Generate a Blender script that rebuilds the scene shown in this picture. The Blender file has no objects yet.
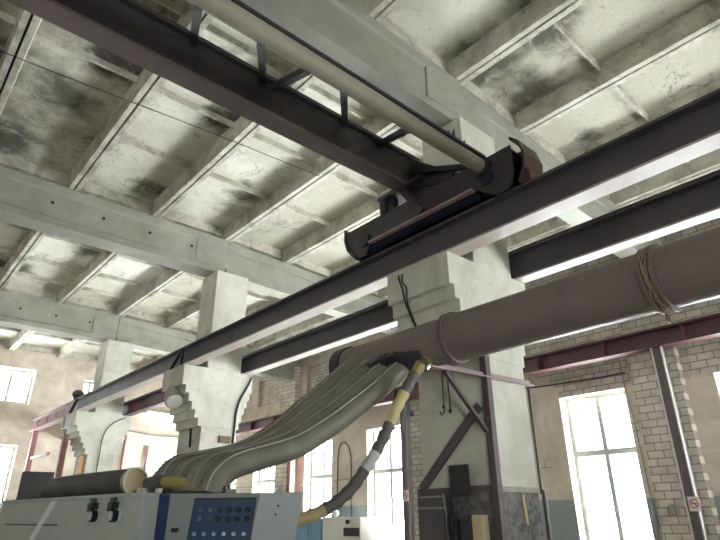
import bpy, bmesh, math, random
from mathutils import Vector, Matrix
random.seed(7)
C = bpy.context.scene.collection
E = 1.6            # the photographer's eye stands 1.6 m above the floor; heights below are given from eye level
FL = -1.6          # the floor, from eye level

# ------------------------------------------------------------------ mesh helpers
class MB:
    def __init__(s): s.v = []; s.f = []; s.smooth = set()
    def add(s, vs, fs, smooth=False):
        n = len(s.v); s.v += [tuple(v) for v in vs]
        for f in fs:
            if smooth: s.smooth.add(len(s.f))
            s.f.append(tuple(i + n for i in f))
        return s
    def box(s, x0, x1, y0, y1, z0, z1):
        return s.add([(x0,y0,z0),(x1,y0,z0),(x1,y1,z0),(x0,y1,z0),(x0,y0,z1),(x1,y0,z1),(x1,y1,z1),(x0,y1,z1)],
              [(0,3,2,1),(4,5,6,7),(0,1,5,4),(1,2,6,5),(2,3,7,6),(3,0,4,7)])
    def fbox(s, o, u, n, a0, a1, b0, b1, z0, z1, lean=0.0):
        # box in an upright frame: a along u, b along n, z up; lean shifts a with height
        o, u, n = Vector(o), Vector(u), Vector(n)
        vs = []
        for z in (z0, z1):
            for a, b in ((a0,b0),(a1,b0),(a1,b1),(a0,b1)):
                vs.append(o + u*(a + lean*(z-z1)) + n*b + Vector((0,0,z)))
        return s.add(vs, [(0,3,2,1),(4,5,6,7),(0,1,5,4),(1,2,6,5),(2,3,7,6),(3,0,4,7)])
    def bar(s, a, b, w, h, up=(0,0,1)):
        a, b = Vector(a), Vector(b); d = (b-a).normalized(); up = Vector(up)
        if abs(d.dot(up)) > .98: up = Vector((0,1,0))
        r = d.cross(up).normalized(); t = r.cross(d).normalized()
        vs = [p + r*(i*w/2) + t*(j*h/2) for p in (a,b) for i,j in ((-1,-1),(1,-1),(1,1),(-1,1))]
        return s.add(vs, [(0,3,2,1),(4,5,6,7),(0,1,5,4),(1,2,6,5),(2,3,7,6),(3,0,4,7)])
    def angle(s, a, b, w, t, up=(0,0,1)):
        # rolled angle section between two points
        a, b = Vector(a), Vector(b); d = (b-a).normalized(); up = Vector(up)
        if abs(d.dot(up)) > .98: up = Vector((0,1,0))
        r = d.cross(up).normalized(); q = r.cross(d).normalized()
        pr = [(0,0),(w,0),(w,t),(t,t),(t,w),(0,w)]
        vs = [p + r*(x-w/2) + q*(y-w/2) for p in (a,b) for x,y in pr]
        fs = [(i,(i+1)%6,6+(i+1)%6,6+i) for i in range(6)] + [(5,4,3,2,1,0),(6,7,8,9,10,11)]
        return s.add(vs, fs)
    def prism(s, poly, axis, c0, c1):
        # poly: list of 2-D points in the other two axes (x,y,z order), extruded along axis
        n = len(poly); vs = []
        for c in (c0, c1):
            for p in poly:
                q = list(p); q.insert(axis, c); vs.append(q)
        area = sum(poly[i][0]*poly[(i+1)%n][1]-poly[(i+1)%n][0]*poly[i][1] for i in range(n))
        if axis == 1: area = -area
        a, b = tuple(range(n)), tuple(range(n, 2*n))
        if area > 0: caps = [a[::-1], b]; side = [(i,(i+1)%n,n+(i+1)%n,n+i) for i in range(n)]
        else: caps = [a, b[::-1]]; side = [(n+i,n+(i+1)%n,(i+1)%n,i) for i in range(n)]
        if (c1 < c0): caps = [c[::-1] for c in caps]; side = [f[::-1] for f in side]
        return s.add(vs, caps + side)
    def tube(s, path, rad, seg=14, caps=True, smooth=True):
        path = [Vector(p) for p in path]; n = len(path)
        rad = rad if isinstance(rad, (list, tuple)) else [rad]*n
        ref = None; vs = []
        for i, p in enumerate(path):
            d = (path[min(i+1,n-1)] - path[max(i-1,0)])
            if d.length < 1e-9: d = Vector((0,0,1))
            d.normalize()
            if ref is None: ref = Vector((0,0,1)) if abs(d.z) < .9 else Vector((1,0,0))
            r = (ref - d*ref.dot(d)).normalized(); ref = r; t = d.cross(r)
            for k in range(seg):
                a = 2*math.pi*k/seg; vs.append(p + (r*math.cos(a)+t*math.sin(a))*rad[i])
        fs = [(i*seg+k, i*seg+(k+1)%seg, (i+1)*seg+(k+1)%seg, (i+1)*seg+k) for i in range(n-1) for k in range(seg)]
        s.add(vs, fs, smooth)
        if caps: s.add(vs[:seg], [tuple(range(seg))[::-1]]); s.add(vs[-seg:], [tuple(range(seg))])
        return s
    def cyl(s, a, b, r, seg=20, r2=None): return s.tube([a, b], [r, r if r2 is None else r2], seg)
    def ring(s, a, b, r, t, seg=28):
        # hollow sleeve: outer radius r, wall t
        a, b = Vector(a), Vector(b); d = (b-a)
        return s.tube([a, b, b, a, a], [r, r, r-t, r-t, r], seg, caps=False, smooth=False) if d.length < 0 else s._ring(a, b, r, t, seg)
    def _ring(s, a, b, r, t, seg):
        d = (b-a).normalized(); ref = Vector((0,0,1)) if abs(d.z) < .9 else Vector((1,0,0))
        u = (ref - d*ref.dot(d)).normalized(); w = d.cross(u); vs = []
        for p, q in ((a,r),(b,r),(b,r-t),(a,r-t)):
            for k in range(seg):
                g = 2*math.pi*k/seg; vs.append(p + (u*math.cos(g)+w*math.sin(g))*q)
        fs = [(j*seg+k, j*seg+(k+1)%seg, ((j+1)%4)*seg+(k+1)%seg, ((j+1)%4)*seg+k) for j in range(4) for k in range(seg)]
        return s.add(vs, fs)
    def sphere(s, c, r, n=12, sz=1.0):
        c = Vector(c); path = []; rad = []
        for i in range(n+1):
            g = math.pi*i/n; path.append(c + Vector((0,0,-math.cos(g)*r*sz))); rad.append(max(1e-4, math.sin(g)*r))
        return s.tube(path, rad, 16)
    def build(s, name, mat, parent=None, origin=None, bevel=0):
        me = bpy.data.meshes.new(name)
        if parent is not None:
            p = parent; o = Vector((0,0,0))
            while p is not None: o += p.location; p = p.parent
            org = o
        else:
            xs = [v[0] for v in s.v]; ys = [v[1] for v in s.v]; zs = [v[2] for v in s.v]
            org = Vector(((min(xs)+max(xs))/2, (min(ys)+max(ys))/2, min(zs)+E)) if origin is None else Vector(origin)
        me.from_pydata([(v[0]-org.x, v[1]-org.y, v[2]+E-org.z) for v in s.v], [], s.f)
        for i in s.smooth: me.polygons[i].use_smooth = True
        me.update()
        ob = bpy.data.objects.new(name, me); C.objects.link(ob)
        if parent is not None: ob.parent = parent
        else: ob.location = org
        if mat: me.materials.append(mat)
        if bevel:
            m = ob.modifiers.new('bevel', 'BEVEL'); m.width = bevel; m.segments = 2; m.limit_method = 'ANGLE'; m.angle_limit = math.radians(40)
        return ob

def tag(o, label, cat, group=None):
    o['label'] = label; o['category'] = cat
    if group: o['group'] = group
    return o
def thing(name, loc, label, cat, group=None):
    o = bpy.data.objects.new(name, None); C.objects.link(o); o.empty_display_size = .1
    o.location = (loc[0], loc[1], loc[2]+E)
    return tag(o, label, cat, group)
def struct(o):
    o['kind'] = 'structure'; return o
def sroot(name, loc):
    o = bpy.data.objects.new(name, None); C.objects.link(o); o.location = (loc[0], loc[1], loc[2]+E); o['kind'] = 'structure'; return o
def spline(pts, step=.03, closed=False):
    pts = [Vector(p) for p in pts]; out = []
    for i in range(len(pts)-1):
        p0 = pts[max(i-1,0)]; p1 = pts[i]; p2 = pts[i+1]; p3 = pts[min(i+2,len(pts)-1)]
        n = max(2, int((p2-p1).length/step))
        for k in range(n):
            t = k/n
            out.append(.5*((2*p1)+(p2-p0)*t+(2*p0-5*p1+4*p2-p3)*t*t+(3*p1-p0-3*p2+p3)*t**3))
    out.append(pts[-1]); return out

# ------------------------------------------------------------------ materials
def lin(c):
    return tuple(((x/255)/12.92 if x/255 <= .04045 else ((x/255+.055)/1.055)**2.4) for x in c) + (1,)
def nodes(name):
    m = bpy.data.materials.new(name); m.use_nodes = True; nt = m.node_tree
    b = nt.nodes['Principled BSDF']; return m, nt, b
def N(nt, t, **kw):
    n = nt.nodes.new(t)
    for k, v in kw.items():
        if hasattr(n, k): setattr(n, k, v)
    return n
def noise(nt, vec, scale, detail=6, rough=.6, dist=0):
    n = N(nt, 'ShaderNodeTexNoise'); n.inputs['Scale'].default_value = scale; n.inputs['Detail'].default_value = detail
    n.inputs['Roughness'].default_value = rough; n.inputs['Distortion'].default_value = dist
    nt.links.new(vec, n.inputs['Vector']); return n.outputs['Fac']
def ramp(nt, fac, a, b):
    n = N(nt, 'ShaderNodeMapRange'); n.clamp = True
    n.inputs['From Min'].default_value = a; n.inputs['From Max'].default_value = b
    nt.links.new(fac, n.inputs['Value']); return n.outputs['Result']
def mix(nt, fac, a, b, mode='MIX'):
    n = N(nt, 'ShaderNodeMix'); n.data_type = 'RGBA'; n.blend_type = mode
    for s, v in ((n.inputs[6], a), (n.inputs[7], b)):
        if isinstance(v, tuple): s.default_value = v
        else: nt.links.new(v, s)
    if isinstance(fac, (int, float)): n.inputs[0].default_value = fac
    else: nt.links.new(fac, n.inputs[0])
    return n.outputs[2]
def math_(nt, op, a, b=0.0):
    n = N(nt, 'ShaderNodeMath'); n.operation = op
    for i, v in enumerate((a, b)):
        if isinstance(v, (int, float)): n.inputs[i].default_value = v
        else: nt.links.new(v, n.inputs[i])
    return n.outputs[0]
def pos(nt): return N(nt, 'ShaderNodeNewGeometry').outputs['Position']
def sep(nt, v):
    n = N(nt, 'ShaderNodeSeparateXYZ'); nt.links.new(v, n.inputs[0]); return n.outputs
def comb(nt, x, y, z=0.0):
    n = N(nt, 'ShaderNodeCombineXYZ')
    for i, v in enumerate((x, y, z)):
        if isinstance(v, (int, float)): n.inputs[i].default_value = v
        else: nt.links.new(v, n.inputs[i])
    return n.outputs[0]
def bump(nt, b, h, strength=.3, dist=.01):
    n = N(nt, 'ShaderNodeBump'); n.inputs['Strength'].default_value = strength; n.inputs['Distance'].default_value = dist
    nt.links.new(h, n.inputs['Height']); nt.links.new(n.outputs[0], b.inputs['Normal'])

def mottled(name, base, dark, light=None, scale=2.5, amt=.6, rough=.85, bumpy=.25, metal=0, spec=.4, fine=40):
    m, nt, b = nodes(name); p = pos(nt)
    f1 = ramp(nt, noise(nt, p, scale, 8, .65, .4), .38, .72)
    c = mix(nt, math_(nt, 'MULTIPLY', f1, amt), lin(base), lin(dark))
    if light:
        f2 = ramp(nt, noise(nt, p, scale*2.7, 6, .7, .8), .58, .75)
        c = mix(nt, math_(nt, 'MULTIPLY', f2, .55), c, lin(light))
    nt.links.new(c, b.inputs['Base Color'])
    b.inputs['Roughness'].default_value = rough; b.inputs['Metallic'].default_value = metal
    b.inputs['Specular IOR Level'].default_value = spec
    bump(nt, b, noise(nt, p, fine, 4, .6), bumpy, .006)
    return m
def plain(name, col, rough=.5, metal=0, spec=.5):
    m, nt, b = nodes(name); p = pos(nt)
    f = ramp(nt, noise(nt, p, 9, 4, .6), .35, .75)
    d = tuple(x*.8 for x in col)
    nt.links.new(mix(nt, math_(nt, 'MULTIPLY', f, .5), lin(col), lin(d)), b.inputs['Base Color'])
    b.inputs['Roughness'].default_value = rough; b.inputs['Metallic'].default_value = metal
    b.inputs['Specular IOR Level'].default_value = spec
    return m

SOOT = [(5.75,3.0,.5),(4.85,3.1,.6),(4.9,2.2,.55),(2.95,6.3,.4),(1.3,6.2,.5),(.95,7.2,.55),(-.2,7.0,.8),(.6,8.9,.6),(4.2,7.9,.4),(2.9,8.9,.45),(1.5,5.2,.5),(7.2,2.9,.3),(2.9,12.2,.5),(1.6,14.2,.6)]
def slab_material():
    # whitewashed concrete with soot blotches, damp patches and peeling flakes
    m, nt, b = nodes('whitewashed_slab'); p = pos(nt); x, y, z = sep(nt, p)
    base = mix(nt, ramp(nt, noise(nt, p, 1.3, 7, .6, .5), .4, .7), lin((226,224,212)), lin((203,200,186)))
    # dimmer light over the aisle, put into a greyer slab colour
    base = mix(nt, ramp(nt, x, 4.6, 4.7), base, mix(nt, .75, base, lin((186,182,168))))
    # soot: more of it over the near left bay and along the crane row
    side = ramp(nt, math_(nt, 'ADD', math_(nt, 'MULTIPLY', x, -.24), math_(nt, 'MULTIPLY', y, -.09)), -1.32, -.2)
    soot = ramp(nt, math_(nt, 'ADD', noise(nt, p, .8, 9, .7, .5), math_(nt, 'MULTIPLY', side, .3)), .56, .74)
    c = mix(nt, math_(nt, 'MULTIPLY', soot, .8), base, lin((104,100,92)))
    warp = N(nt, 'ShaderNodeVectorMath'); warp.operation = 'ADD'
    nz = N(nt, 'ShaderNodeTexNoise'); nz.inputs['Scale'].default_value = 2.2; nz.inputs['Detail'].default_value = 7; nt.links.new(p, nz.inputs['Vector'])
    nt.links.new(p, warp.inputs[0]); nt.links.new(nz.outputs['Color'], warp.inputs[1])
    for px, py, pr in SOOT:
        dn = N(nt, 'ShaderNodeVectorMath'); dn.operation = 'DISTANCE'; nt.links.new(warp.outputs[0], dn.inputs[0])
        dn.inputs[1].default_value = (px+.5, py+.5, 5.39+E+.5)
        c = mix(nt, math_(nt, 'MULTIPLY', ramp(nt, math_(nt, 'ADD', dn.outputs['Value'], math_(nt, 'MULTIPLY', noise(nt, p, 7, 9, .8), .5)), pr+.3, pr*.55+.2), .85), c, lin((74,71,64)))
    pale = ramp(nt, noise(nt, p, 3.1, 8, .75, .9), .56, .66)
    c = mix(nt, math_(nt, 'MULTIPLY', pale, .45), c, lin((228,226,216)))
    wet = ramp(nt, noise(nt, p, 1.7, 9, .75, .8), .66, .72)
    c = mix(nt, math_(nt, 'MULTIPLY', wet, .75), c, lin((84,80,72)))
    # rust-brown damp over the aisle slabs between the rails
    br = math_(nt, 'MULTIPLY', ramp(nt, x, 8.7, 9.0), ramp(nt, noise(nt, p, 1.1, 5, .6), .3, .5))
    c = mix(nt, math_(nt, 'MULTIPLY', br, .8), c, lin((126,108,92)))
    grain = ramp(nt, noise(nt, p, 22, 10, .8, .4), .35, .68)
    c = mix(nt, .28, c, mix(nt, grain, (.35,.34,.31,1), (1,1,1,1)), 'MULTIPLY')
    crack = math_(nt, 'ABSOLUTE', math_(nt, 'SUBTRACT', noise(nt, p, 1.6, 7, .7, .6), .5))
    patch = ramp(nt, noise(nt, p, .9, 4, .6), .55, .6)
    c = mix(nt, math_(nt, 'MULTIPLY', math_(nt, 'MULTIPLY', ramp(nt, crack, .012, .004), patch), .7), c, lin((86,82,74)))
    vor = N(nt, 'ShaderNodeTexNoise'); nt.links.new(p, vor.inputs['Vector']); vor.inputs['Scale'].default_value = 9; vor.inputs['Detail'].default_value = 9
    fl = ramp(nt, vor.outputs['Fac'], .66, .72)
    c = mix(nt, math_(nt, 'MULTIPLY', fl, .5), c, lin((128,122,110)))
    nt.links.new(c, b.inputs['Base Color']); b.inputs['Roughness'].default_value = .9; b.inputs['Specular IOR Level'].default_value = .2
    bump(nt, b, noise(nt, p, 14, 8, .7), .5, .012)
    return m
def rib_material():
    m, nt, b = nodes('rib_concrete'); p = pos(nt)
    c = mix(nt, ramp(nt, noise(nt, p, 2.2, 8, .65, .6), .42, .7), lin((206,202,190)), lin((140,136,126)))
    c = mix(nt, math_(nt,'MULTIPLY', ramp(nt, noise(nt, p, 9, 10, .8), .56, .66), .75), c, lin((84,80,74)))
    nt.links.new(c, b.inputs['Base Color']); b.inputs['Roughness'].default_value = .92; b.inputs['Specular IOR Level'].default_value = .2
    bump(nt, b, noise(nt, p, 30, 6, .7), .6, .01)
    return m
def wall_material(name, axis, brick_y=None, plaster=(208,199,186), dark=(178,167,153), bricks=True, wains=True, allbrick=False, bw=.27, bh=.13):
    m, nt, b = nodes(name); p = pos(nt); x, y, z = sep(nt, p)
    h = y if axis == 'y' else x
    bt = N(nt, 'ShaderNodeTexBrick'); nt.links.new(comb(nt, h, z), bt.inputs['Vector'])
    bt.inputs['Scale'].default_value = 1; bt.inputs['Brick Width'].default_value = bw; bt.inputs['Row Height'].default_value = bh
    bt.inputs['Mortar Size'].default_value = .011; bt.inputs['Mortar Smooth'].default_value = .2
    bt.inputs['Color1'].default_value = lin((212,206,196)); bt.inputs['Color2'].default_value = lin((194,187,176)); bt.inputs['Mortar'].default_value = lin((142,135,126))
    bc = mix(nt, math_(nt,'MULTIPLY', ramp(nt, noise(nt, p, 3, 6, .6), .4, .7), .5), bt.outputs['Color'], lin((128,118,108)))
    pc = mix(nt, ramp(nt, noise(nt, p, 1.4, 8, .65, .8), .38, .68), lin(plaster), lin(dark))
    pc = mix(nt, math_(nt,'MULTIPLY', ramp(nt, noise(nt, p, 5, 8, .7, 1.0), .6, .7), .5), pc, lin((205,196,182)))
    if allbrick: f = 1.0
    elif bricks:
        # bare brick near the camera, above the girder and in patches further down
        k = math_(nt, 'ADD', math_(nt, 'MULTIPLY', ramp(nt, y, 9.5, 4.0), .34), math_(nt, 'MULTIPLY', ramp(nt, z, 3.7, 4.3), .3))
        f = ramp(nt, math_(nt, 'ADD', noise(nt, p, .9, 5, .6), k), .88, .92)
    else: f = 0.0
    c = mix(nt, f, pc, bc)
    if wains:
        w = ramp(nt, math_(nt, 'ADD', z, math_(nt, 'MULTIPLY', noise(nt, p, 6), .03)), 1.88, 1.86)
        c = mix(nt, math_(nt, 'MULTIPLY', w, .85), c, lin((128,142,144)))
    nt.links.new(c, b.inputs['Base Color']); b.inputs['Roughness'].default_value = .9; b.inputs['Specular IOR Level'].default_value = .25
    hgt = mix(nt, f, noise(nt, p, 25, 6, .7), bt.outputs['Fac']) if bricks or allbrick else noise(nt, p, 25, 6, .7)
    bump(nt, b, hgt, -.5 if (bricks or allbrick) else .4, .012)
    return m
def column_material():
    m, nt, b = nodes('column_plaster'); p = pos(nt); x, y, z = sep(nt, p)
    c = mix(nt, ramp(nt, noise(nt, p, 2.2, 8, .65, .6), .4, .72), lin((208,207,196)), lin((178,176,164)))
    c = mix(nt, math_(nt,'MULTIPLY', ramp(nt, noise(nt, p, 9, 8, .7, .5), .62, .7), .65), c, lin((120,114,104)))
    w = ramp(nt, math_(nt, 'ADD', z, math_(nt, 'MULTIPLY', noise(nt, p, 9), .05)), 1.855, 1.835)
    dk = mix(nt, ramp(nt, noise(nt, p, 14, 8, .7), .42, .62), lin((96,94,96)), lin((138,134,132)))
    c = mix(nt, w, c, dk)
    nt.links.new(c, b.inputs['Base Color']); b.inputs['Roughness'].default_value = .85; b.inputs['Specular IOR Level'].default_value = .3
    bump(nt, b, noise(nt, p, 35, 6, .7), .35, .008)
    return m
def steel_material(name, base, rust, rough=.4, spec=.6, red=None):
    m, nt, b = nodes(name); p = pos(nt)
    c = mix(nt, math_(nt,'MULTIPLY', ramp(nt, noise(nt, p, 1.8, 8, .65, .6), .4, .75), .6), lin(base), lin(rust))
    c = mix(nt, math_(nt,'MULTIPLY', ramp(nt, noise(nt, p, 30, 4, .7), .68, .74), .6), c, lin(tuple(min(255, v+70) for v in base)))
    nt.links.new(c, b.inputs['Base Color']); b.inputs['Roughness'].default_value = rough; b.inputs['Specular IOR Level'].default_value = spec
    nt.links.new(ramp(nt, noise(nt, p, 6, 5, .6), -.6, 1.6), b.inputs['Roughness'])
    bump(nt, b, noise(nt, p, 60, 4, .6), .12, .004)
    return m
def glass_material():
    m, nt, b = nodes('window_glass'); nt.nodes.remove(b)
    t = N(nt, 'ShaderNodeBsdfTransparent'); t.inputs[0].default_value = (.93,.95,.95,1)
    g = N(nt, 'ShaderNodeBsdfGlossy'); g.inputs['Roughness'].default_value = .05
    mx = N(nt, 'ShaderNodeMixShader'); mx.inputs[0].default_value = .06
    nt.links.new(t.outputs[0], mx.inputs[1]); nt.links.new(g.outputs[0], mx.inputs[2])
    nt.links.new(mx.outputs[0], nt.nodes['Material Output'].inputs[0])
    return m
def lit_material():
    m, nt, b = nodes('lit_lamp_tube'); b.inputs['Base Color'].default_value = (.9,.9,.9,1)
    b.inputs['Emission Color'].default_value = (1,.98,.95,1); b.inputs['Emission Strength'].default_value = 14.0
    return m
def hose_material(name, a, c2):
    m, nt, b = nodes(name); p = pos(nt)
    nt.links.new(mix(nt, ramp(nt, noise(nt, p, 5, 6, .6), .35, .7), lin(a), lin(c2)), b.inputs['Base Color'])
    b.inputs['Roughness'].default_value = .55; return m

M = dict(
 slab=slab_material(), rib=rib_material(), col=column_material(),
 beam=mottled('beam_concrete', (164,163,154), (132,130,122), (182,180,170), 1.8, .7),
 floor=mottled('floor_concrete', (176,170,160), (146,140,130), None, 1.2, .7, .7),
 wall=wall_material('right_wall_plaster', 'y'), brick=wall_material('pilaster_brick', 'y', allbrick=True, wains=False),
 nichebrick=wall_material('niche_brick', 'y', allbrick=True, wains=False, bw=.26, bh=.1),
 endwall=wall_material('end_wall_plaster', 'x', plaster=(216,206,192), dark=(184,170,156), bricks=False, wains=False),
 rough=mottled('plain_plaster', (206,200,188), (180,174,162), None, 1.5, .6),
 steel=steel_material('grey_crane_steel', (78,72,76), (58,52,54)),
 steelred=steel_material('pinkish_faded_steel', (150,116,116), (118,88,90)),
 darkred=steel_material('dark_red_steel', (78,40,46), (58,34,40)),
 flange=steel_material('pale_flange_steel', (178,166,160), (150,138,134), .5),  # bottom flanges in a paler tone than the web
 rail=steel_material('rail_steel', (52,48,50), (70,54,48), .35),
 crane=steel_material('black_crane_steel', (46,41,46), (60,48,48)),
 blue=steel_material('navy_crane_steel', (28,30,52), (20,20,30)),
 brownflange=steel_material('brownish_flange_steel', (106,94,90), (84,70,68)),
 guard=steel_material('rusty_guard_steel', (76,60,56), (58,46,43), .7, .15),
 tube=mottled('pale_tube_paint', (146,140,125), (120,115,102), (162,156,142), 3, .6, .6),
 duct=steel_material('grey_duct_steel', (124,112,108), (104,93,91), .6, .35),
 ductdark=steel_material('dark_duct_steel', (38,36,40), (30,28,30)),
 angle=steel_material('brown_angle_steel', (88,74,76), (64,52,54)),
 pinkangle=steel_material('faded_pink_angle_steel', (160,140,140), (120,100,104)),
 hose=hose_material('grey_green_hose', (128,126,114), (104,102,92)),
 hosedark=hose_material('dark_hose', (66,64,64), (86,82,80)),
 wire=plain('bright_hose_wire', (172,168,154), .45, .4),
 tan=plain('tan_tape', (178,160,120), .5), gtape=plain('grey_tape', (96,90,88), .5), white=plain('white_tape', (196,198,196), .45),
 yellow=plain('yellow_tape', (196,184,132), .45), olive=plain('olive_tape', (150,140,84), .5),
 machine=mottled('machine_paint', (172,177,172), (158,163,159), None, 2, .6, .45, .05),
 console=mottled('darkened_machine_paint', (136,142,138), (122,128,124), None, 2, .6, .45, .05),  # machine paint darkened to offset the stronger light on the console front
 machlight=mottled('light_machine_paint', (166,174,174), (152,160,160), None, 3, .5, .45, .05),
 trimwhite=plain('pale_trim', (232,234,230), .5), panelblue=plain('blue_panel', (44,64,96), .45), stripblue=plain('deep_blue_strip', (16,34,78), .4),
 black=plain('black_plastic', (24,24,26), .35), knob=plain('dark_knob', (30,36,52), .6, 0, .2), chrome=plain('chrome', (190,190,190), .2, 1),
 lampblue=plain('pale_indicator', (84,106,144), .3), dial=plain('gauge_dial', (196,196,188), .4), green=plain('green_cap', (44,76,56), .4),
 sheet=mottled('black_sheet', (58,56,60), (44,42,46), None, 5, .5, .5, .1),
 cabinet=mottled('dark_cabinet_paint', (92,86,88), (74,68,70), None, 4, .6, .5, .1),
 wood=mottled('pale_wood', (204,184,150), (176,152,116), None, 8, .6, .7, .1),
 cream=plain('cream_wood', (226,206,168), .6), orange=plain('orange_paint', (232,160,72), .6),
 frame=plain('window_frame_paint', (176,180,176), .5), reveal=mottled('reveal_plaster', (226,218,202), (206,196,180), None, 3, .5),
 glass=glass_material(), conduit=plain('grey_conduit', (150,146,140), .5), cable=plain('black_cable', (36,34,36), .5),
 redpost=mottled('faded_red_paint', (160,114,110), (128,88,86), (196,150,144), 5, .6, .6),
 postgrey=steel_material('grey_post_steel', (96,88,92), (80,70,74)), edge=plain('pale_post_edge', (196,188,184), .5),
 sign=plain('sign_white', (226,214,212), .4), signred=plain('sign_red', (176,70,80), .4), signblack=plain('sign_black', (40,36,38), .4),
 cabblue=mottled('blue_cabinet_paint', (104,142,168), (86,124,150), None, 4, .5, .5), cabwhite=mottled('offwhite_cabinet_paint', (214,214,204), (196,194,184), None, 4, .5, .5),
 boxdark=mottled('dark_grey_box', (70,68,70), (58,56,58), None, 3, .5, .6), lampglass=plain('lamp_glass', (236,236,232), .2),
 litlamp=lit_material(),
 tubewhite=plain('lamp_tube_white', (240,240,238), .3), brownplate=plain('brown_plate', (112,98,78), .6), rope=plain('rope', (170,156,128), .8),
 bluepaint=steel_material('dark_navy_boot', (40,36,50), (60,36,46)),
)

# ------------------------------------------------------------------ the setting
XW = 10.7; XL = -8.0; YE = 21.2; YB = -6.0
struct(MB().box(XL-.5, XW+.5, YB-.5, YE+.5, FL-.2, FL).build('floor', M['floor']))

def wall_with_openings(mb, fixed0, fixed1, axis, u0, u1, z0, z1, holes, niches=(), nd=.14):
    us = sorted({u0, u1, *[h[0] for h in list(holes)+list(niches)], *[h[1] for h in list(holes)+list(niches)]})
    zs = sorted({z0, z1, *[h[2] for h in list(holes)+list(niches)], *[h[3] for h in list(holes)+list(niches)]})
    us = [u for u in us if u0 <= u <= u1]; zs = [z for z in zs if z0 <= z <= z1]
    for a, b in zip(us, us[1:]):
        for c, d in zip(zs, zs[1:]):
            mu, mz = (a+b)/2, (c+d)/2
            if any(h[0] < mu < h[1] and h[2] < mz < h[3] for h in holes): continue
            f0, f1 = fixed0, fixed1
            if any(h[0] < mu < h[1] and h[2] < mz < h[3] for h in niches):
                if fixed1 > fixed0: f0 = fixed0 + nd
                else: f0 = fixed0 - nd
            lo, hi = min(f0, f1), max(f0, f1)
            if axis == 'x': mb.box(lo, hi, a, b, c, d)
            else: mb.box(a, b, lo, hi, c, d)
WY = [ 2.37, 5.27, 8.2, 11.2, 14.1, 17.1, 19.6]
HW = .69; WZ0, WZ1 = -.75, 2.2
holes = [(y-HW, y+HW, WZ0, WZ1) for y in WY]
niches = [(y-HW, y+HW, 3.6, 4.55) for y in WY]
wb = MB(); wall_with_openings(wb, XW, XW+.5, 'x', YB, YE, FL, 5.3, holes, niches)
wall_r = struct(wb.build('wall_right', M['wall']))
for y in WY:
    if y > 0: MB().box(XW+.128, XW+.139, y-HW+.01, y+HW-.01, 3.61, 4.54).build('blind_niche', M['nichebrick'], wall_r)
for y in (3.93, 9.75, 15.6):
    MB().box(XW-.2, XW, y-.42, y+.42, FL, 4.6).build('pilaster', M['brick'], wall_r)

EH = [(-.5, .9, 3.42, 4.58), (-3.6, -2.2, 3.42, 4.58), (2.72, 4.07, 3.42, 4.58), (2.66, 4.03, .2, 2.14), (8.62, 9.5, .3, 2.2), (5.6, 6.2, 3.95, 4.5)]  # first two are unseen windows added to brighten the far left ceiling
eb = MB(); wall_with_openings(eb, YE, YE+.5, 'y', XL-.5, XW+.5, FL, 6.0, EH)
struct(eb.build('wall_back', M['endwall']))
LH = []
lb = MB(); wall_with_openings(lb, XL, XL-.5, 'x', YB, YE, FL, 6.0, LH)
struct(lb.build('wall_left', M['rough']))
FH = [(7.2, 9.6, -.8, 1.1), (-5.2, -3.2, -1.5, .4)]  # unseen openings added to light the column fronts and the machine
fb = MB(); wall_with_openings(fb, YB, YB-.5, 'y', XL-.5, XW+.5, FL, 6.0, FH)
struct(fb.build('wall_front', M['rough']))

wn = [0]
def window(axis, wallpos, sgn, u, hw, z0, z1, trans=None, mull=True, depth=.28):
    """framed window set in an opening; sgn = direction from the room outwards"""
    wn[0] += 1
    P = wallpos + sgn*depth
    loc = (P, u, z0) if axis == 'x' else (u, P, z0)
    r = sroot(f'window_{wn[0]}', loc)
    def bx(mb, a, b, p0, p1, c, d):
        lo, hi = min(p0, p1), max(p0, p1)
        if axis == 'x': mb.box(lo, hi, a, b, c, d)
        else: mb.box(a, b, lo, hi, c, d)
    t = .1; f = MB()
    for a, b, c, d in ((u-hw, u-hw+t, z0, z1), (u+hw-t, u+hw, z0, z1), (u-hw+t, u+hw-t, z0, z0+t), (u-hw+t, u+hw-t, z1-t, z1)):
        bx(f, a, b, P-.04, P+.04, c, d)
    if trans: bx(f, u-hw+t, u+hw-t, P-.04, P+.04, trans-.055, trans+.055)
    if mull:
        segs = [(z0+t, trans-.055), (trans+.055, z1-t)] if trans else [(z0+t, z1-t)]
        for c, d in segs: bx(f, u-.045, u+.045, P-.035, P+.035, c, d)
    f.build('frame', M['frame'], r)
    g = MB(); bx(g, u-hw+t*.5, u+hw-t*.5, P-.004, P+.004, z0+t*.5, z1-t*.5); g.build('pane', M['glass'], r)
    rv = MB(); q = .02; e = wallpos + sgn*.002
    for a, b, c, d in ((u-hw, u-hw+q, z0, z1), (u+hw-q, u+hw, z0, z1), (u-hw+q, u+hw-q, z1-q, z1), (u-hw+q, u+hw-q, z0, z0+q)):
        bx(rv, a, b, e, P-sgn*.041, c, d)
    rv.build('reveal', M['reveal'], r)
    # daylight comes in through this opening
    ld = bpy.data.lights.new('daylight_portal', 'AREA'); ld.shape = 'RECTANGLE'; ld.size = 2*hw; ld.size_y = z1-z0; ld.cycles.is_portal = True
    lo = bpy.data.objects.new('daylight_portal', ld); C.objects.link(lo)
    d = Vector((-sgn,0,0)) if axis == 'x' else Vector((0,-sgn,0))
    lo.rotation_euler = d.to_track_quat('-Z', 'Z').to_euler()
    o2 = wallpos + sgn*.45
    lo.location = (o2, u, (z0+z1)/2+E) if axis == 'x' else (u, o2, (z0+z1)/2+E)
for y in WY: window('x', XW, 1, y, HW, WZ0, WZ1, 1.09)
for a, b, c, d in EH: window('y', YE, 1, (a+b)/2, (b-a)/2, c, d, None, b-a > .6)
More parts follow.
